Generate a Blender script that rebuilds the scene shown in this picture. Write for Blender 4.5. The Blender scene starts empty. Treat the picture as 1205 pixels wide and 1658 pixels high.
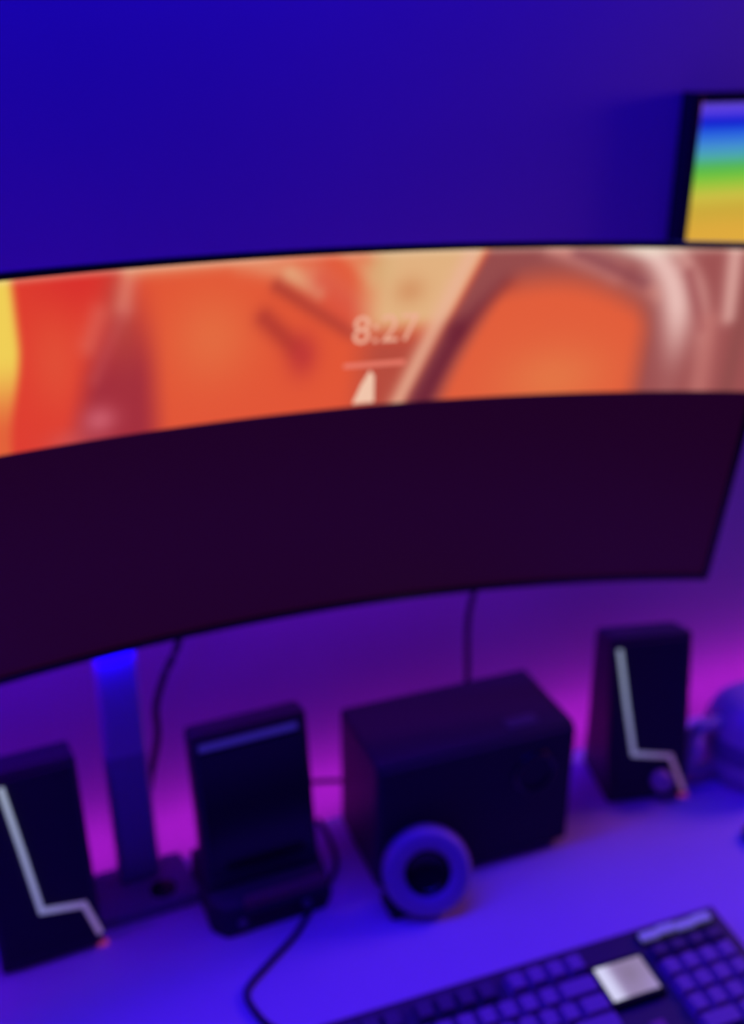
import bpy, bmesh, math, random
from mathutils import Vector, Matrix
random.seed(4)
SC = bpy.context.scene
COL = SC.collection
DZ = 0.74                                   # desk top height

# ------------------------------------------------------------------ camera
FPX, YAW, HOR, CAMH = 1700.0, math.radians(22.5), 66.0, 0.77
pitch = math.atan((829.0 - HOR) / FPX)
cd = bpy.data.cameras.new('camera'); cam = bpy.data.objects.new('camera', cd); COL.objects.link(cam)
cd.sensor_fit = 'HORIZONTAL'; cd.sensor_width = 36.0; cd.lens = FPX / 1205.0 * 36.0
cd.clip_start = 0.02
cam.location = (0, 0, DZ + CAMH)
cam.rotation_euler = (math.pi / 2 - pitch, 0, -YAW)
cd.dof.use_dof = True; cd.dof.focus_distance = 0.5
cd.dof.aperture_fstop = (cd.lens / 1000.0) / 0.0098
SC.camera = cam

# ------------------------------------------------------------------ world, lights, exposure
w = bpy.data.worlds.new('world'); SC.world = w; w.use_nodes = True
w.node_tree.nodes['Background'].inputs[0].default_value = (0.05, 0.0, 1.0, 1)
w.node_tree.nodes['Background'].inputs[1].default_value = 0.14

def area(name, loc, rot, sx, sy, col, power):
    l = bpy.data.lights.new(name, 'AREA'); l.shape = 'RECTANGLE'; l.size = sx; l.size_y = sy
    l.color = col; l.energy = power
    o = bpy.data.objects.new(name, l); COL.objects.link(o); o.location = loc; o.rotation_euler = rot
    return o
# assumed blue LED bar high up along the wall, and an unseen violet light added to redden the right
area('assumed_light_bar', (-.35, .780, 2.2), (0, 0, 0), 2.3, 0.16, (0.002, 0.0, 1.0), 34.5)
area('added_violet_light', (1.65, .76, 1.52), (0, math.radians(58), math.radians(18)), .3, .3, (0.95, 0.20, 0.65), 2.7)

vs = SC.view_settings
vs.view_transform = 'Standard'; vs.look = 'None'; vs.gamma = 1.0; vs.exposure = 0.0
try: vs.use_curve_mapping = False
except Exception: pass

# ------------------------------------------------------------------ helpers
def lin(c):
    return tuple(((v / 255.0) / 12.92 if v / 255.0 <= .04045 else ((v / 255.0 + .055) / 1.055) ** 2.4) for v in c[:3])

def mat(name, col, rough=.5, metal=0.0, noise=0.0, nscale=40.0, bump=0.0, spec=.5, trans=0.0, coat=0.0):
    m = bpy.data.materials.new(name); m.use_nodes = True
    nt = m.node_tree; b = nt.nodes['Principled BSDF']
    b.inputs['Base Color'].default_value = (*col, 1); b.inputs['Roughness'].default_value = rough
    b.inputs['Metallic'].default_value = metal; b.inputs['Specular IOR Level'].default_value = spec
    b.inputs['Transmission Weight'].default_value = trans; b.inputs['Coat Weight'].default_value = coat
    if noise or bump:
        tc = nt.nodes.new('ShaderNodeTexCoord'); n = nt.nodes.new('ShaderNodeTexNoise')
        n.inputs['Scale'].default_value = nscale; n.inputs['Detail'].default_value = 5
        nt.links.new(tc.outputs['Object'], n.inputs['Vector'])
        if noise:
            r = nt.nodes.new('ShaderNodeMixRGB'); r.blend_type = 'MULTIPLY'
            mr = nt.nodes.new('ShaderNodeMapRange'); mr.inputs['To Min'].default_value = 1 - noise; mr.inputs['To Max'].default_value = 1 + noise
            nt.links.new(n.outputs['Fac'], mr.inputs['Value'])
            r.inputs['Fac'].default_value = 1; r.inputs['Color1'].default_value = (*col, 1)
            nt.links.new(mr.outputs['Result'], r.inputs['Color2']); nt.links.new(r.outputs['Color'], b.inputs['Base Color'])
        if bump:
            bp = nt.nodes.new('ShaderNodeBump'); bp.inputs['Strength'].default_value = bump; bp.inputs['Distance'].default_value = .002
            nt.links.new(n.outputs['Fac'], bp.inputs['Height']); nt.links.new(bp.outputs['Normal'], b.inputs['Normal'])
    return m

def emat(name, col, strength, base=(.02, .02, .02)):
    m = mat(name, base, .35); b = m.node_tree.nodes['Principled BSDF']
    b.inputs['Emission Color'].default_value = (*col, 1); b.inputs['Emission Strength'].default_value = strength
    return m

def vcol_emat(name, strength=1.0, base=(.004, .003, .005), rough=.3, spec=.25):
    m = mat(name, base, rough, spec=spec); nt = m.node_tree; b = nt.nodes['Principled BSDF']
    a = nt.nodes.new('ShaderNodeVertexColor'); a.layer_name = 'glow'
    nt.links.new(a.outputs['Color'], b.inputs['Emission Color']); b.inputs['Emission Strength'].default_value = strength
    return m

def link(name, me, parent=None, smooth=False):
    o = bpy.data.objects.new(name, me); COL.objects.link(o)
    if parent: o.parent = parent
    if smooth:
        for p in me.polygons: p.use_smooth = True
    return o

def mesh(name, verts, faces, m, parent=None, smooth=False):
    me = bpy.data.meshes.new(name); me.from_pydata([tuple(v) for v in verts], [], faces); me.update()
    bm = bmesh.new(); bm.from_mesh(me); bmesh.ops.recalc_face_normals(bm, faces=bm.faces); bm.to_mesh(me); bm.free()
    me.materials.append(m)
    return link(name, me, parent, smooth)

def bmobj(name, bm, m, parent=None, smooth=False):
    bmesh.ops.recalc_face_normals(bm, faces=bm.faces)
    me = bpy.data.meshes.new(name); bm.to_mesh(me); bm.free(); me.materials.append(m)
    return link(name, me, parent, smooth)

def add_box(bm, lo, hi, bevel=0.0, seg=2, M=None):
    v = bmesh.ops.create_cube(bm, size=1.0)['verts']
    c = [(a + b) / 2 for a, b in zip(lo, hi)]; s = [abs(b - a) for a, b in zip(lo, hi)]
    for x in v: x.co = Vector((x.co.x * s[0] + c[0], x.co.y * s[1] + c[1], x.co.z * s[2] + c[2]))
    if bevel:
        es = list({e for x in v for e in x.link_edges})
        v = bmesh.ops.bevel(bm, geom=es, offset=bevel, segments=seg, affect='EDGES', profile=.5)['verts']
    if M is not None:
        seen = set()
        for f in list(bm.faces):
            pass
        for x in v: x.co = M @ x.co
    return v

def box(name, lo, hi, m, parent=None, bevel=0.0, seg=2):
    bm = bmesh.new(); add_box(bm, lo, hi, bevel, seg)
    return bmobj(name, bm, m, parent)

def lathe(name, prof, m, parent=None, n=48, smooth=True, axis='Z'):
    vs_, fs = [], []
    for i in range(n):
        a = 2 * math.pi * i / n
        for r, z in prof: vs_.append((r * math.cos(a), r * math.sin(a), z))
    k = len(prof)
    for i in range(n):
        j = (i + 1) % n
        for q in range(k - 1): fs.append((i * k + q, j * k + q, j * k + q + 1, i * k + q + 1))
    if axis == 'Y': vs_ = [(x, -z, y) for x, y, z in vs_]        # axis toward -Y
    me = bpy.data.meshes.new(name); me.from_pydata(vs_, [], fs)
    bm = bmesh.new(); bm.from_mesh(me); bmesh.ops.remove_doubles(bm, verts=bm.verts, dist=1e-6)
    bmesh.ops.recalc_face_normals(bm, faces=bm.faces); bm.to_mesh(me); bm.free()
    me.materials.append(m); return link(name, me, parent, smooth)

def catmull(pts, n=10):
    P = [Vector(p) for p in pts]; P = [2 * P[0] - P[1]] + P + [2 * P[-1] - P[-2]]; out = []
    for i in range(1, len(P) - 2):
        for k in range(n):
            t = k / n
            out.append(.5 * ((2 * P[i]) + (-P[i-1] + P[i+1]) * t + (2*P[i-1] - 5*P[i] + 4*P[i+1] - P[i+2]) * t*t + (-P[i-1] + 3*P[i] - 3*P[i+1] + P[i+2]) * t**3))
    out.append(P[-2]); return out

def tube(name, pts, r, m, parent=None, n=10, smooth_n=10):
    P = catmull(pts, smooth_n) if smooth_n else [Vector(p) for p in pts]
    vs_, fs = [], []
    for i, p in enumerate(P):
        t = (P[min(i + 1, len(P) - 1)] - P[max(i - 1, 0)]).normalized()
        a = t.cross(Vector((0, 0, 1)) if abs(t.z) < .9 else Vector((1, 0, 0))).normalized(); b = t.cross(a)
        for k in range(n):
            g = 2 * math.pi * k / n; vs_.append(p + a * (r * math.cos(g)) + b * (r * math.sin(g)))
    for i in range(len(P) - 1):
        for k in range(n): fs.append((i*n + k, i*n + (k+1) % n, (i+1)*n + (k+1) % n, (i+1)*n + k))
    fs.append(tuple(range(n))); fs.append(tuple(range((len(P)-1)*n, len(P)*n)))
    return mesh(name, vs_, fs, m, parent, True)

def prism(name, poly, y0, y1, m, parent=None, bevel=0.0):
    """polygon in local XZ extruded along Y"""
    n = len(poly)
    vs_ = [(x, y0, z) for x, z in poly] + [(x, y1, z) for x, z in poly]
    fs = [tuple(range(n)), tuple(range(2*n - 1, n - 1, -1))] + [(i, (i+1) % n, n + (i+1) % n, n + i) for i in range(n)]
    o = mesh(name, vs_, fs, m, parent)
    if bevel:
        bm = bmesh.new(); bm.from_mesh(o.data)
        bmesh.ops.bevel(bm, geom=list(bm.edges), offset=bevel, segments=2, affect='EDGES', profile=.5)
        bmesh.ops.recalc_face_normals(bm, faces=bm.faces); bm.to_mesh(o.data); bm.free()
    return o

def empty(name, loc, rz=0.0):
    o = bpy.data.objects.new(name, None); COL.objects.link(o); o.location = loc; o.rotation_euler = (0, 0, rz)
    o.empty_display_size = .05
    return o

def tag(o, label, cat, group=None):
    o['label'] = label; o['category'] = cat
    if group: o['group'] = group
    return o

# ------------------------------------------------------------------ materials
M_wall = mat('painted_wall', (.50, .49, .52), .85, noise=.03, nscale=6, bump=.15)
M_floor = mat('dark_floor', (.12, .10, .10), .6, noise=.1, nscale=15)
M_desk = mat('white_laminate', (.72, .70, .74), .42, noise=.02, nscale=30)
M_black = mat('black_plastic', (.045, .036, .05), .5, noise=.1, nscale=120)
M_blackgloss = mat('black_gloss', (.012, .011, .014), .22)
M_soft = mat('black_grille_cloth', (.04, .032, .045), .85, noise=.25, nscale=600, bump=.3)
M_rubber = mat('black_rubber', (.02, .016, .022), .7)
M_post = mat('silver_post', (.55, .55, .60), .45)
M_pale = mat('pale_plastic', (.55, .52, .58), .35)
M_key_l = mat('grey_keycap', (.36, .29, .37), .45, noise=.06, nscale=200)
M_key_d = mat('black_keycap', (.12, .10, .13), .45, noise=.06, nscale=200)
M_case = mat('black_keyboard_case', (.07, .06, .08), .4, noise=.08, nscale=150)

# ------------------------------------------------------------------ setting
YW, YD = .92, .855
wl = box('wall_back', (-2.2, YW, -DZ), (2.8, YW + .08, 1.9), M_wall); wl.location = (0, 0, DZ); wl['kind'] = 'structure'
wl['label'] = 'plain painted wall behind the desk, washed in blue and violet light'
fl = box('floor', (-2.2, -1.8, -.05), (2.8, YW, 0), M_floor); fl['kind'] = 'structure'
fl['label'] = 'dark floor under the desk'

# desk
desk = tag(empty('desk', (.15, .5, 0)), 'wide pale desk with smooth top, lit blue violet', 'desk')
box('desk_top', (-.93, .15 - .5, DZ - .028), (.93, YD - .5, DZ), M_desk, desk, .004)
for sx in (-1, 1):
    for sy in (-.28, .30):
        box('leg', (sx * .86 - .025, sy - .025, 0), (sx * .86 + .025, sy + .025, DZ - .028), M_black, desk, .003)
    box('side_rail', (sx * .86 - .015, -.255, DZ - .09), (sx * .86 + .015, .275, DZ - .03), M_black, desk, .002)

# magenta LED strip stuck on the back edge of the desk
strip = tag(empty('led_strip', (.15, YD + .004, DZ - .02)), 'magenta light strip along the rear edge of the desk', 'light strip')
box('backing', (-.9, -.004, -.006), (.9, -.001, .006), M_pale, strip)
box('light', (-.9, -.001, -.004), (.9, .002, .004), emat('magenta_led', (.80, .02, 1.0), 11), strip)

# ------------------------------------------------------------------ curved monitor
XC, Y0, RR, TILT, ZB, MH, ARC, ROT, VM = .09, .80, 1.5, .1248, .2907, .339, .587, .087, .2045
mon = tag(empty('curved_monitor', (XC, .80, DZ)), 'huge curved ultrawide monitor, warm orange artwork on its upper band, rest black', 'monitor')
ct, st, cr, sr = math.cos(TILT), math.sin(TILT), math.cos(ROT), math.sin(ROT)
def ms(s, v, n=0.0):
    th = s / RR; x = (RR + n) * math.sin(th); y = -RR + (RR + n) * math.cos(th)
    py, pz = y * ct - v * st, y * st + v * ct
    return Vector((cr * x - sr * py, Y0 - .80 + sr * x + cr * py, ZB + pz))

# artwork on the lit upper band (u in artwork units along the screen, r 0 top .. 1 bottom)
def U(s): return 742.5 * s**3 - 1020.5 * s * s + 2241.6 * s + 140.6
def sm(a, b, x):
    t = max(0.0, min(1.0, (x - a) / (b - a))) if a != b else float(x > a)
    return t * t * (3 - 2 * t)
def seg(px, py, ax, ay, bx, by):
    dx, dy = bx - ax, by - ay; t = max(0, min(1, ((px-ax)*dx + (py-ay)*dy) / (dx*dx + dy*dy)))
    return math.hypot(px - ax - t*dx, py - ay - t*dy)
def art(u, r):
    y = r * 240.0
    c = [226, 86, 50]
    def mix(col, k):
        for i in range(3): c[i] += (col[i] - c[i]) * max(0, min(1, k))
    def blob(col, x0, y0, rx, ry, k=1.0):
        mix(col, k * math.exp(-(((u-x0)/rx)**2 + ((y-y0)/ry)**2)))
    def stroke(col, ax, ay, bx, by, wd, k=1.0):
        d = seg(u, y, ax, ay, bx, by); mix(col, k * math.exp(-(d / (wd * .72)) ** 2))
    # first orange field
    mix((222, 62, 42), 1 - sm(180, 260, u)); blob((216, 48, 40), 130, 10, 70, 45, .9)
    blob((228, 92, 58), 90, 120, 45, 70, .5)
    blob((228, 108, 62), 345, 110, 70, 70, .9)
    mix((160, 46, 56), (1 - sm(0, 60, abs(u - (215 - 38 * r)) - 40 * r)) * sm(.0, .7, r) * .95)
    blob((170, 70, 62), 200, 60, 25, 70, .6)
    stroke((226, 130, 108), 218, 0, 205, 50, 24, .7); stroke((226, 128, 112), 165, 60, 145, 100, 26, .35)
    blob((205, 96, 108), 152, 212, 30, 22, .85); stroke((200, 88, 88), 205, 60, 150, 150, 18, .3); blob((205, 90, 90), 100, 235, 40, 16, .5)
    stroke((228, 150, 110), 220, 3, 380, 0, 18, .7)
    stroke((230, 152, 112), 400, 2, 500, 30, 26, .75); stroke((226, 120, 84), 500, 12, 600, 90, 30, .5); stroke((232, 176, 130), 560, 0, 600, 40, 20, .4); stroke((228, 168, 124), 470, 26, 515, 55, 18, .8)
    stroke((165, 56, 44), 450, 42, 570, 120, 17, .7); stroke((214, 78, 64), 520, 45, 600, 110, 40, .5)
    stroke((168, 50, 42), 430, 88, 478, 135, 24, .7); blob((190, 54, 50), 492, 150, 26, 34, .85)
    # yellow patch and what lies left of it
    mix((240, 206, 84), (1 - sm(22, 44, u + 32 * sm(.35, 1, r))) * (1 - .75 * sm(.4, .9, r)))
    if u < -20:
        q = -u
        mix((228, 110, 60), sm(20, 120, q) * .8); blob((180, 60, 62), -260, 120, 70, 140, .9)
        blob((235, 170, 130), -190, 40, 30, 120, .7); blob((222, 80, 50), -480, 150, 150, 150, .9)
        blob((165, 84, 82), -760, 90, 120, 200, .9); stroke((232, 180, 165), -700, 0, -820, 240, 30, .7)
    # cream wedge
    dl = 768 - 112 * r                                    # its slanted right edge
    k = sm(560, 632, u + 10 * r) * (1 - sm(dl - 6, dl + 14, u))
    mix((226, 178, 128), k * (1 - sm(.4, .62, r))); mix((182, 76, 58), k * sm(.42, .65, r))
    blob((208, 140, 92), 660, 60, 26, 22, .7); blob((212, 176, 120), 610, 25, 22, 30, .5)
    stroke((234, 178, 148), 752, 10, 655, 240, 22, .85)
    # dark red slanted band, dome, hair strands
    k = sm(dl + 2, dl + 22, u); mix((150, 76, 74), k)
    stroke((112, 36, 48), 815, 62, 745, 130, 26, .65); stroke((108, 34, 48), 745, 130, 695, 240, 30, .85)
    xl = 712 + 118 * (1 - r) ** 1.25
    dome = sm(xl - 10, xl + 34, u) * (1 - sm(1018, 1078, u))
    top = .05 + .000006 * (u - 890)**2 * (1.0 if u < 890 else 1.7)
    dome *= sm(top, top + .30, r)
    mix((226, 94, 56), dome); mix((228, 116, 66), dome * math.exp(-(((u-910)/90)**2 + ((y-215)/60)**2)))
    if u > 800:
        stroke((216, 144, 132), 880, 0, 985, 40, 22, .75); stroke((206, 124, 110), 985, 40, 1060, 78, 22, .55)
        stroke((130, 62, 70), 920, 8, 1030, 55, 18, .7)
        k2 = sm(1050, 1075, u); mix((158, 82, 80), k2 * .9)
        xc = 1022 + 84 * (1 - math.exp(-y / 55)); wd = 34 - 14 * r
        mix((236, 194, 186), .95 * math.exp(-((u - xc) / wd) ** 2) * (1 - .9 * sm(.35, .95, r)))
        xc = 1070 + 85 * (1 - math.exp(-y / 70)); mix((222, 162, 152), .6 * math.exp(-((u - xc) / 14) ** 2) * (1 - .8 * sm(.4, .9, r))); stroke((228, 176, 166), 1165, 0, 1180, 110, 20, .8)
        stroke((150, 72, 74), 1100, 40, 1140, 130, 14, .6); stroke((198, 120, 112), 1150, 120, 1160, 240, 26, .6)
        stroke((140, 76, 72), 1200, 20, 1205, 240, 20, .7)
        blob((238, 222, 206), 1030, 3, 60, 14, .7)
    mix((240, 225, 200), .35 * (1 - sm(0, .05, r)))
    return lin(c)

BZ = .0045
def build_screen():
    svals = [-ARC + BZ + (2 * ARC - 2 * BZ) * i / 420 for i in range(421)]
    vlow = [BZ + (VM - .0008 - BZ) * i / 8 for i in range(9)]
    vb = [VM + (MH - BZ - VM) * i / 64 for i in range(65)]
    vv = vlow + vb; vs_, fs, cols = [], [], []
    for s in svals:
        u = U(s)
        for v in vv:
            vs_.append(ms(s, v, .0))
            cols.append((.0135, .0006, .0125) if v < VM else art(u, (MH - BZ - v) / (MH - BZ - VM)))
    n = len(vv)
    for i in range(420):
        for j in range(n - 1): fs.append((i*n + j, (i+1)*n + j, (i+1)*n + j + 1, i*n + j + 1))
    o = mesh('screen', vs_, fs, vcol_emat('lit_screen', 1.0, (.006, .004, .008), .32, .25), mon, True)
    at = o.data.color_attributes.new('glow', 'FLOAT_COLOR', 'POINT')
    for i, c in enumerate(cols): at.data[i].color = (*c, 1)
    return o
scr = build_screen(); scr['label'] = 'screen with orange and pink artwork above a black lower part'

def sweep(name, prof, m, parent, n=80, s0=-ARC, s1=ARC):
    """closed profile of (v, depth(s)) swept along the arc"""
    vs_, fs = [], []
    for i in range(n + 1):
        s = s0 + (s1 - s0) * i / n
        for v, d in prof(s): vs_.append(ms(s, v, d))
    k = len(prof(0))
    for i in range(n):
        for q in range(k): fs.append((i*k + q, i*k + (q+1) % k, (i+1)*k + (q+1) % k, (i+1)*k + q))
    fs.append(tuple(range(k))); fs.append(tuple(range(n*k, n*k + k)))
    return mesh(name, vs_, fs, m, parent)
def shell_prof(s):
    a = 1 - (abs(s) / ARC) ** 2
    return [(0, .001), (MH, .001), (MH, .004), (MH - .03, .018 + .01 * a), (MH * .7, .03 + .03 * a), (MH * .35, .03 + .03 * a), (.05, .02 + .01 * a), (0, .012)]
sweep('back_shell', shell_prof, mat('charcoal_shell', (.05, .045, .055), .45), mon)
bz = M_blackgloss
sweep('bezel', lambda s: [(MH - BZ, -.002), (MH + .0005, -.002), (MH + .0005, .001), (MH - BZ, .001)], bz, mon)
sweep('bezel', lambda s: [(-.001, -.003), (BZ, -.003), (BZ, .001), (-.001, .001)], bz, mon)
for s0, s1 in ((-ARC - .001, -ARC + BZ), (ARC - BZ, ARC + .001)):
    sweep('bezel', lambda s: [(BZ, -.003), (MH - BZ, -.003), (MH - BZ, .001), (BZ, .001)], bz, mon, 2, s0, s1)

# added violet glow strip, hidden behind the shell, to brighten the wall
sweep('added_rear_glow', lambda s: [(.045, .030), (.053, .030), (.053, .036), (.045, .036)], emat('added_violet_glow', (.28, .008, 1.0), 15), mon, 60, -.5, .5)

# clock read-out on the screen, following its curve
def screen_text(name, body, s_left, v_base, height, col):
    cu = bpy.data.curves.new(name, 'FONT'); cu.body = body; cu.size = 1.0
    ob = bpy.data.objects.new(name, cu); COL.objects.link(ob)
    dg = bpy.context.evaluated_depsgraph_get(); me = bpy.data.meshes.new_from_object(ob.evaluated_get(dg))
    bpy.data.objects.remove(ob); bpy.data.curves.remove(cu)
    k = height / .70
    for v in me.vertices: v.co = ms(s_left + v.co.x * k, v_base + v.co.y * k, -.0008)
    me.materials.append(col); return link(name, me, mon)
M_text = emat('clock_text', lin((236, 172, 144)), 1.0)
screen_text('clock_digits', '8:27', .2085, .2600, .0235, M_text)
def patch(name, sv, m):
    mesh(name, [ms(s, v, -.0008) for s, v in sv], [tuple(range(len(sv)))], m, mon)
patch('clock_rule', [(.203, .2392), (.256, .2392), (.256, .2434), (.203, .2434)], emat('rule', lin((232, 122, 100)), 1.0))
patch('clock_icon', [(.212, .207), (.231, .207), (.230, .231), (.226, .236), (.219, .224)], emat('icon', lin((240, 196, 168)), 1.0))

# stand: post, assumed blue light, foot
PY = .035
bm = bmesh.new(); add_box(bm, (-.015, PY - .012, .012), (.024, PY + .012, .42), .006, 3)
bmobj('stand_post', bm, M_post, mon)
box('post_sleeve', (-.0155, PY - .0125, .012), (.0245, PY + .0125, .168), mat('dark_blue_sleeve', (.34, .34, .40), .4), mon, .006, 3)
box('assumed_under_light', (-.030, .012, .285), (.030, .017, .292), emat('assumed_blue_led', (.005, 0.0, 1.0), 50), mon)  # assumed hidden light that turns the upper post blue
foot = [(-.050, -.014), (.058, -.014), (.050, .052), (-.045, .052)]
prf = [(x, y) for x, y in foot]
fv = [(x, y, 0.0) for x, y in prf] + [(x * .96, y * .94, .014) for x, y in prf]
fo = mesh('stand_foot', fv, [(0, 1, 2, 3), (7, 6, 5, 4), (0, 1, 5, 4), (1, 2, 6, 5), (2, 3, 7, 6), (3, 0, 4, 7)], mat('charcoal_foot', (.26, .24, .30), .45), mon)
hole = lathe('cable_hole', [(.0, .0005), (.012, .0005), (.013, 0), (.013, -.004), (0, -.004)], M_blackgloss, fo, 24)
hole.location = (.022, .004, .0145)

# ------------------------------------------------------------------ rainbow panel on the wall
pan = tag(empty('wall_panel', (.96, YW, DZ + .55)), 'glowing rainbow striped panel in black frame on the wall above monitor', 'wall panel')
PX0, PX1, PZ0, PZ1 = .7235 - .96, 1.19 - .96, .50 - .55, .7155 - .55
stops = [(0, (92, 66, 205)), (.06, (86, 60, 225)), (.13, (12, 28, 205)), (.2, (36, 92, 222)), (.29, (66, 140, 212)), (.37, (76, 170, 170)),
         (.44, (84, 182, 80)), (.5, (112, 194, 60)), (.57, (160, 196, 58)), (.65, (204, 190, 66)), (.75, (204, 170, 56)), (.9, (222, 170, 58)), (1.3, (226, 172, 60)), (1.6, (222, 120, 50))]
def ramp(t):
    for (a, ca), (b, cb) in zip(stops, stops[1:]):
        if t <= b:
            k = (t - a) / (b - a); return lin([x + (y - x) * k for x, y in zip(ca, cb)])
    return lin(stops[-1][1])
nv = 60; vs_, fs, cols = [], [], []
for j in range(nv + 1):
    t = j / nv
    for x in (PX0 + .002, PX1 - .002):
        vs_.append((x, -.016, PZ1 - .002 + (PZ0 - PZ1 + .004) * t)); cols.append(ramp(t * (PZ1 - PZ0) / .1415))
for j in range(nv): fs.append((2*j, 2*j + 1, 2*j + 3, 2*j + 2))
ps = mesh('rainbow_face', vs_, fs, vcol_emat('rainbow_glow', 1.0), pan)
at = ps.data.color_attributes.new('glow', 'FLOAT_COLOR', 'POINT')
for i, c in enumerate(cols): at.data[i].color = (*c, 1)
FW = .0085
box('panel_back', (PX0 - .002, -.0155, PZ0 - .002), (PX1 + .002, 0, PZ1 + .002), M_black, pan)
box('frame_bar', (PX0 - FW, -.022, PZ0 - FW), (PX0 + .001, 0, PZ1 + FW), M_blackgloss, pan, .001)
box('frame_bar', (PX1 - .001, -.022, PZ0 - FW), (PX1 + FW, 0, PZ1 + FW), M_blackgloss, pan, .001)
box('frame_bar', (PX0, -.022, PZ1 - .001), (PX1, 0, PZ1 + FW), M_blackgloss, pan, .001)
box('frame_bar', (PX0, -.022, PZ0 - FW), (PX1, 0, PZ0 + .001), M_blackgloss, pan, .001)

# ------------------------------------------------------------------ desktop speakers
def strip_mesh(pts, wd, y, th, parent, name, cols):
    P = [Vector((x, 0, z)) for x, z in pts]; L, R_ = [], []
    for i, p in enumerate(P):
        a = (P[i] - P[i-1]).normalized() if i else (P[1] - P[0]).normalized()
        b = (P[i+1] - P[i]).normalized() if i < len(P) - 1 else a
        t = (a + b).normalized(); nn = Vector((t.z, 0, -t.x)); k = wd / 2 / max(.5, t.dot(a))
        L.append(p + nn * k); R_.append(p - nn * k)
    n = len(P); vs_ = []
    for yy in (y - th, y + .001): vs_ += [(q.x, yy, q.z) for q in L] + [(q.x, yy, q.z) for q in R_]
    fs = []
    for i in range(n - 1):
        fs += [(i, i+1, n+i+1, n+i), (2*n+i, 3*n+i, 3*n+i+1, 2*n+i+1), (i, 2*n+i, 2*n+i+1, i+1), (n+i, n+i+1, 3*n+i+1, 3*n+i)]
    fs += [(0, n, 3*n, 2*n), (n-1, 3*n-1, 4*n-1, 2*n-1)]
    o = mesh(name, vs_, fs, vcol_emat('speaker_light', .6, (.3, .3, .32)), parent)
    at = o.data.color_attributes.new('glow', 'FLOAT_COLOR', 'POINT')
    for i in range(4 * n): at.data[i].color = (*lin(cols[i % n]), 1)
    return o

SPW, SPD, SPH = .092, .078, .193
def speaker(loc, rz, lean, label, path, cols, knob, depth=SPD):
    t = tag(empty('desktop_speaker', loc, rz), label, 'speaker', 'pair of desktop speakers')
    lx = math.tan(lean)
    # leaning cabinet: side outline extruded along x
    bm = bmesh.new()
    prof = [(0, 0), (depth, 0), (depth + .002, SPH * .93), (SPH * lx, SPH)]
    vv = [bm.verts.new((x, y, z)) for x in (-SPW/2, SPW/2) for y, z in prof]
    bm.faces.new(vv[:4]); bm.faces.new(vv[4:][::-1])
    for i in range(4): bm.faces.new((vv[i], vv[(i+1) % 4], vv[4 + (i+1) % 4], vv[4 + i]))
    bmesh.ops.recalc_face_normals(bm, faces=bm.faces)
    bmesh.ops.bevel(bm, geom=list(bm.edges), offset=.004, segments=3, affect='EDGES', profile=.5)
    bmobj('cabinet', bm, M_black, t)
    fr = empty('front', (0, 0, 0)); fr.parent = t; fr.rotation_euler = (-lean, 0, 0)
    # the front pieces are laid on the leaning face
    A = Matrix.Rotation(-lean, 4, 'X')
    bpy.data.objects.remove(fr)
    g = box('grille', (-SPW/2 + .005, -.003, .012), (SPW/2 - .005, .002, SPH - .004), M_soft, t, .0015); g.data.transform(A)
    s = strip_mesh(path, .0052, -.003, .0022, t, 'light_line', cols); s.data.transform(A)
    s['label'] = 'bent glowing line, white above and pinkish below'
    if knob:
        k = lathe('volume_knob', [(0, .012), (.0095, .012), (.0115, .010), (.012, 0), (0, 0)], mat('knob_plastic', (.55, .42, .52), .4), t, 32, axis='Y')
        k.data.transform(A @ Matrix.Translation((.013, -.003, .026)))
    d = box('added_desk_glow', (path[-1][0] - .003, -.002, .0008), (path[-1][0] + .006, .004, .003), emat('added_pink_glow', (1, .08, .60), .25), t)  # added glowing block for the pink tint on the desk below the line
    return t
cR = [(158, 172, 184), (150, 160, 184), (138, 136, 178), (128, 92, 140), (140, 88, 132)]
cL = [(190, 205, 214), (168, 178, 206), (150, 150, 200), (140, 118, 178), (146, 112, 176)]
speaker((.6395, .746, DZ), math.radians(-13), math.radians(10),
        'black speaker with bent glowing line, right of the big black box', [(-.0385, .183), (-.0290, .120), (-.019, .060), (.024, .053), (.041, .010)], cR, True)
speaker((.003, .768, DZ), math.radians(2), math.radians(10),
        'black speaker with bent glowing line, at the left photo edge', [(-.0195, .184), (-.0115, .120), (-.004, .056), (.033, .050), (.043, .016)], cL, False)

# ------------------------------------------------------------------ black subwoofer box
sub = tag(empty('subwoofer', (.4165, .780, DZ), math.radians(-1.5)), 'large black box shaped subwoofer behind the pale ring', 'subwoofer')
SW, SD, SH = .213, .112, .150
box('cabinet', (-SW/2, -SD/2 + .006, .006), (SW/2, SD/2, SH), M_black, sub, .004, 3)
box('front_panel', (-SW/2 + .003, -SD/2, .008), (SW/2 - .003, -SD/2 + .007, SH - .003), M_soft, sub, .002)
p = lathe('bass_port', [(.0, -.008), (.017, -.006), (.019, .002), (.022, .003), (.025, .001), (.025, -.002)], M_blackgloss, sub, 40, axis='Y')
p.location = (.060, -SD/2, .104)
box('top_highlight', (.038, -SD/2 + .018, SH), (.072, -SD/2 + .032, SH + .0012), mat('pale_highlight', (.12, .12, .14), .35), sub, .0005)  # thin lighter plate that paints a faint highlight on the top
for sx in (-1, 1):
    for sy in (-1, 1):
        f = lathe('rubber_foot', [(0, 0), (.009, 0), (.010, .002), (.010, .007), (0, .007)], M_rubber, sub, 20); f.location = (sx * (SW/2 - .016), sy * (SD/2 - .016), 0)

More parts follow.
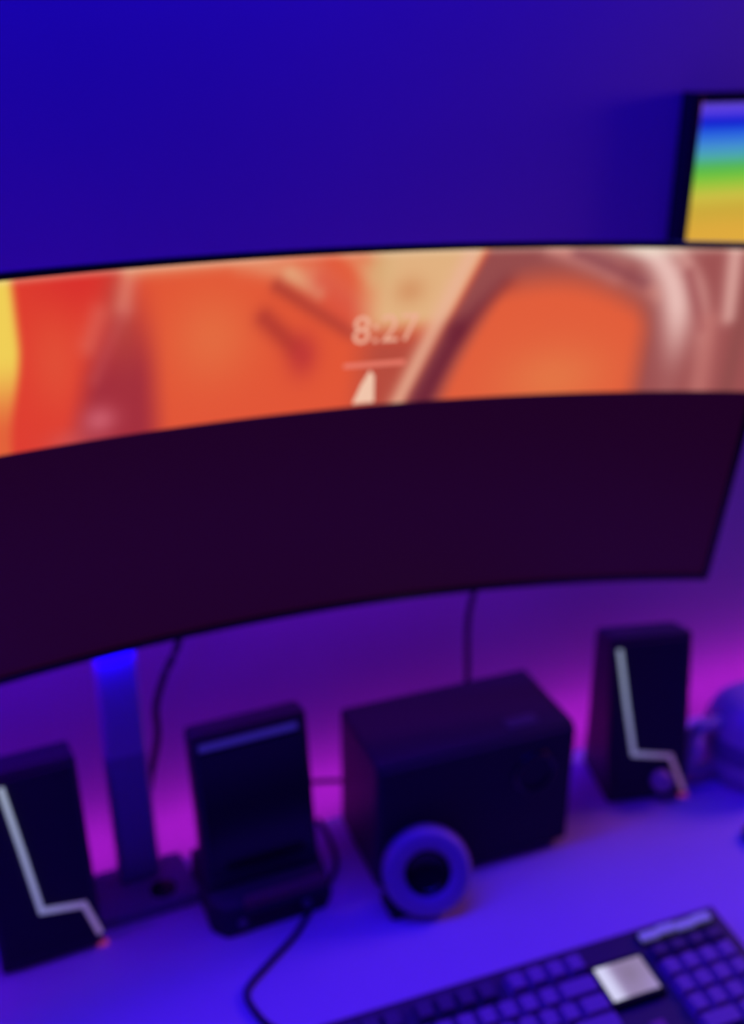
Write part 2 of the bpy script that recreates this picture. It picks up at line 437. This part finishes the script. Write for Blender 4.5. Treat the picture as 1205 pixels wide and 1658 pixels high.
# ------------------------------------------------------------------ upright dock device
dock = tag(empty('upright_dock', (.205, .79, DZ), math.radians(1)), 'black upright slab device in a dock, between monitor post and subwoofer', 'device dock')
bp = [(-.062, -.045), (-.050, -.060), (.050, -.060), (.062, -.045), (.062, .035), (-.062, .035)]
bm = bmesh.new(); lo = [bm.verts.new((x, y, 0)) for x, y in bp]; hi = [bm.verts.new((x * .97, y * .9 + (.012 if y < 0 else 0), .022 if y < 0 else .040)) for x, y in bp]
bm.faces.new(lo[::-1]); bm.faces.new(hi[:])
for i in range(6): bm.faces.new((lo[i], lo[(i+1) % 6], hi[(i+1) % 6], hi[i]))
bmesh.ops.recalc_face_normals(bm, faces=bm.faces); bmesh.ops.bevel(bm, geom=list(bm.edges), offset=.004, segments=3, affect='EDGES', profile=.5)
bmobj('base', bm, M_black, dock)
LA = Matrix.Translation((0, -.012, .024)) @ Matrix.Rotation(-math.radians(9), 4, 'X')
b = box('slab', (-.057, -.010, 0), (.057, .018, .166), M_black, dock, .005, 3); b.data.transform(LA)
sc2 = box('glass_face', (-.052, -.0112, .020), (.052, -.009, .146), M_blackgloss, b, .0006); sc2.data.transform(LA)
b2 = box('bezel_highlight', (-.050, -.0118, .149), (.046, -.009, .156), emat('blue_highlight', lin((42, 30, 130)), .75, (.1, .1, .2)), b, .001); b2.data.transform(LA)  # bluish highlight of the top bezel, put in as emission
lip = box('red_lip', (-.030, -.056, .026), (.052, -.050, .038), mat('dark_red_plastic', (.26, .06, .08), .45), dock, .002)
lip.rotation_euler = (0, 0, 0)
for x in (-.034, .030):
    q = lathe('button', [(0, .003), (.004, .003), (.005, 0), (0, 0)], mat('button_grey', (.16, .16, .2), .4), dock, 16, axis='Y'); q.location = (x, -.056, .012)

# ------------------------------------------------------------------ pale ring in front of the box
ring = tag(empty('ring_roll', (.3475, .702, DZ)), 'pale thick ring with dark hollow centre, in front of the black box', 'ring')
RO, RI, RT = .043, .0215, .026
prof = []
for k in range(33):
    a = 2 * math.pi * k / 32
    ca, sa = math.cos(a), math.sin(a); e = .55
    prof.append(((RO + RI) / 2 + (RO - RI) / 2 * math.copysign(abs(ca) ** e, ca), RT / 2 * math.copysign(abs(sa) ** e, sa)))
RA = Matrix.Translation((0, 0, .0415)) @ Matrix.Rotation(math.radians(-16), 4, 'Z') @ Matrix.Rotation(-math.radians(22), 4, 'X')
o = lathe('roll', prof, M_pale, ring, 56, axis='Y'); o.data.transform(RA)
o = lathe('core', [(0, .002), (.017, .002), (.0205, .006), (.0216, .0105), (.0216, -.010), (0, -.010)], M_blackgloss, ring, 40, axis='Y'); o.data.transform(RA)
o['label'] = 'dark core'
o = lathe('seam_band', [(RO + .0004, -.004), (RO + .0008, -.003), (RO + .0008, .003), (RO + .0004, .004)], mat('grey_band', (.3, .28, .34), .5), ring, 56, axis='Y'); o.data.transform(RA)
box('ring_shadow_block', (-.040, -.010, 0), (-.012, .020, .010), M_rubber, ring, .002)  # dark block standing in for the ring's shadow on the desk

# ------------------------------------------------------------------ jar with handle at the right edge
jar = tag(empty('lidded_jug', (.786, .750, DZ)), 'round bluish lidded jug with slim upright handle at right photo edge', 'jug')
M_jar = mat('smoky_blue_plastic', (.55, .48, .62), .35)
M_jar3 = mat('pale_handle', (.62, .58, .68), .35)
M_jar2 = mat('dark_blue_band', (.20, .15, .36), .3)
lathe('body', [(0, 0), (.046, 0), (.052, .004), (.056, .020), (.0565, .032)], M_jar, jar, 48)
lathe('middle_band', [(.0565, .032), (.0575, .034), (.0575, .056), (.0565, .058)], M_jar2, jar, 48)
lathe('lid', [(.0565, .058), (.055, .068), (.049, .082), (.038, .093), (.022, .100), (0, .102)], M_jar, jar, 48)
tube('handle', [(-.050, .004, .016), (-.068, .006, .012), (-.082, .008, .016), (-.084, .008, .032), (-.082, .008, .064), (-.072, .006, .072), (-.045, .004, .072)], 0.0075, M_jar3, jar, 12, 8)

# small black puck cut by the right frame edge
pk = tag(empty('rubber_puck', (.712, .648, DZ)), 'small black rounded puck at right edge, below the jug', 'puck')
lathe('disc', [(0, 0), (.015, 0), (.0175, .003), (.0175, .008), (.015, .011), (0, .012)], M_rubber, pk, 32)
lathe('top_dimple', [(0, .0122), (.008, .0125), (.009, .0120), (.009, .0115), (0, .0115)], M_blackgloss, pk, 24)

# ------------------------------------------------------------------ cables
def cable(name, pts, r, label):
    o = tube(name, [Vector(p) - Vector(pts[0]) for p in pts], r, M_rubber); o.location = Vector(pts[0]) + Vector((0, 0, DZ))
    return tag(o, label, 'cable')
cable('dock_cable', [(.290, .851, .003), (.291, .825, .003), (.287, .790, .003), (.275, .768, .003), (.2475, .742, .003), (.2172, .7108, .003), (.185, .688, .003), (.1597, .6695, .003), (.1540, .656, .003), (.1603, .6288, .003), (.172, .612, .004), (.188, .601, .008), (.198, .5945, .012)], .0028,
      'black cable bending across the desk past the dock to the keyboard')
cable('power_cable', [(.18, .868, .33), (.163, .878, .245), (.145, .880, .205), (.1345, .882, .170), (.133, .884, .132), (.118, .886, .06), (.108, .888, -.05), (.108, .889, -.25)], .0036,
      'black cable curving down the wall beside the monitor post')
cable('signal_cable', [(.487, .845, .34), (.484, .872, .25), (.478, .880, .195), (.480, .880, .12), (.483, .884, .03), (.483, .887, -.05), (.483, .889, -.25)], .0034,
      'black cable hanging straight from monitor down behind the subwoofer')
cable('link_cable', [(.215, .826, .075), (.235, .845, .070), (.265, .850, .060), (.29, .850, .055), (.31, .846, .053), (.335, .836, .053)], .0025,
      'thin cable running level between dock and subwoofer near the wall')

# ------------------------------------------------------------------ keyboard
KR = math.radians(-2.55)
kb = tag(empty('keyboard', (.5832, .5725, DZ), KR), 'black full size keyboard with lit square display, at lower right', 'keyboard')
KW, KD = .445, .158
def kz(y): return .027 + .055 * (y if y > -KD else -KD)      # deck height falls toward the front
bm = bmesh.new()
pr = [(0, .002), (0, kz(0) - .002), (-.003, kz(-.003)), (-KD + .004, kz(-KD)), (-KD, .014), (-KD, .002)]
a = [bm.verts.new((-KW, y, z)) for y, z in pr]; b = [bm.verts.new((0, y, z)) for y, z in pr]
bm.faces.new(a); bm.faces.new(b[::-1])
for i in range(6): bm.faces.new((a[i], a[(i+1) % 6], b[(i+1) % 6], b[i]))
bmesh.ops.recalc_face_normals(bm, faces=bm.faces); bmesh.ops.bevel(bm, geom=list(bm.edges), offset=.0015, segments=2, affect='EDGES', profile=.5)
bmobj('case', bm, M_case, kb)
for x in (-.40, -.045):
    for y in (-.02, -.14): box('rubber_foot', (x - .012, y - .005, 0), (x + .012, y + .005, .0035), M_rubber, kb, .0005)
PITCH = .01905
cache = {}
def keycap(wu, m, hu=1.0):
    key = (round(wu, 2), m.name, round(hu, 2))
    if key not in cache:
        wd, dp = wu * PITCH - .0012, hu * PITCH - .0012; i = .0028; h = .0085
        v = [(-wd/2, -dp/2, 0), (wd/2, -dp/2, 0), (wd/2, dp/2, 0), (-wd/2, dp/2, 0),
             (-wd/2 + i, -dp/2 + i * .9, h), (wd/2 - i, -dp/2 + i * .9, h), (wd/2 - i, dp/2 - i * .5, h), (-wd/2 + i, dp/2 - i * .5, h)]
        me = bpy.data.meshes.new('key'); me.from_pydata(v, [], [(3, 2, 1, 0), (4, 5, 6, 7), (0, 1, 5, 4), (1, 2, 6, 5), (2, 3, 7, 6), (3, 0, 4, 7)]); me.update()
        me.materials.append(m); cache[key] = me
    return cache[key]
def put_key(xl, y, wu, m, hu=1.0):
    o = bpy.data.objects.new('key', keycap(wu, m, hu)); COL.objects.link(o); o.parent = kb
    o.location = (xl + wu * PITCH / 2, y, kz(y) - .0003); o.rotation_euler = (math.atan(.055), 0, 0)
    return o
XL = -KW + .0105
rows_y = [-.0215, -.0445, -.0445 - PITCH, -.0445 - 2 * PITCH, -.0445 - 3 * PITCH, -.0445 - 4 * PITCH]
# function row: escape, then three blocks of four
put_key(XL, rows_y[0], 1, M_key_l)
for blk, x0 in enumerate((2.0, 6.5, 11.0)):
    for i in range(4): put_key(XL + (x0 + i) * PITCH, rows_y[0], 1, M_key_l if blk == 2 or (blk == 0 and i == 0) else M_key_d)
def row(y, ws):
    x = 0
    for wu in ws:
        put_key(XL + x * PITCH, y, wu, M_key_l); x += wu
row(rows_y[1], [1] * 13 + [2]); row(rows_y[2], [1.5] + [1] * 12 + [1.5]); row(rows_y[3], [1.75] + [1] * 11 + [2.25])
row(rows_y[4], [2.25] + [1] * 10 + [2.75]); row(rows_y[5], [1.25, 1.25, 1.25, 6.25, 1.25, 1.25, 1.25, 1.25])
# square display where the navigation keys would be, arrow keys in front of it
DX0, DX1, DY0, DY1 = -.1475, -.1015, -.068, -.034
def deck_box(name, x0, x1, y0, y1, h, m, parent=kb, bev=.0008, z0=0.0):
    bm = bmesh.new(); add_box(bm, (x0, y0, -.001 + z0), (x1, y1, h), bev)
    for v in bm.verts: v.co.z += .027 + .055 * v.co.y
    return bmobj(name, bm, m, parent)
dsp = deck_box('display_frame', DX0 - .004, DX1 + .004, DY0 - .004, DY1 + .004, .0075, M_blackgloss)
vs_, fs, cols = [], [], []; N = 24
for j in range(N + 1):
    for i in range(N + 1):
        x = DX0 + (DX1 - DX0) * i / N; y = DY0 + (DY1 - DY0) * j / N; vs_.append((x, y, .0081 + .027 + .055 * y))
        u_, v_ = i / N, j / N
        k = 1 - sm(.12, .42, u_); k2 = math.exp(-((u_ - .6) / .2) ** 2 - ((v_ - .62) / .3) ** 2); c = [148, 130, 172]
        c = [p + (q - p) * k for p, q in zip(c, (214, 212, 246))]; c = [p + (q - p) * k2 * .6 for p, q in zip(c, (128, 112, 140))]
        k3 = math.exp(-((u_ - .95) / .2) ** 2 - ((v_ - .1) / .3) ** 2); c = [p + (q - p) * k3 * .7 for p, q in zip(c, (160, 140, 200))]
        cols.append(lin(c))
for j in range(N):
    for i in range(N): fs.append((j*(N+1) + i, j*(N+1) + i + 1, (j+1)*(N+1) + i + 1, (j+1)*(N+1) + i))
ds = mesh('display', vs_, fs, vcol_emat('display_glow', 1.0), dsp)
ds['label'] = 'lit white and grey square display'
at = ds.data.color_attributes.new('glow', 'FLOAT_COLOR', 'POINT')
for i, c in enumerate(cols): at.data[i].color = (*c, 1)
M_pink_glow = mat('pink_glow_keycap', (.42, .16, .24), .45)  # pink glow on one key, put into its base colour
NX = -.1525
for i in range(3): put_key(NX + i * PITCH, rows_y[5], 1, M_key_d)
put_key(NX + PITCH, rows_y[4], 1, M_pink_glow)
# number pad, with a light media bar of four keys and a dark row behind it
M_bar = emat('lit_media_key', lin((92, 84, 138)), .75, (.5, .48, .55))
NP = -.0885
bar = deck_box('media_bar', NP - .001, NP + 4 * PITCH + .001, -.0225, -.0075, .003, M_blackgloss)
for i in range(4):
    o = deck_box('media_key', NP + i * PITCH + .0006, NP + (i + 1) * PITCH - .0006, -.0195 + .0015 * (i % 2), -.0115 + .0015 * (i % 2), .0065, M_bar, bar, z0=.003)
for i in range(4): put_key(NP + i * PITCH, -.0335, 1, M_key_d, .8)
for r_ in range(4):
    y = -.0335 - .0185 - r_ * PITCH
    for i in range(4):
        if r_ == 3 and i == 1: continue
        if r_ == 3 and i == 0: put_key(NP, y, 2, M_key_l); continue
        put_key(NP + i * PITCH, y, 1, M_key_l)
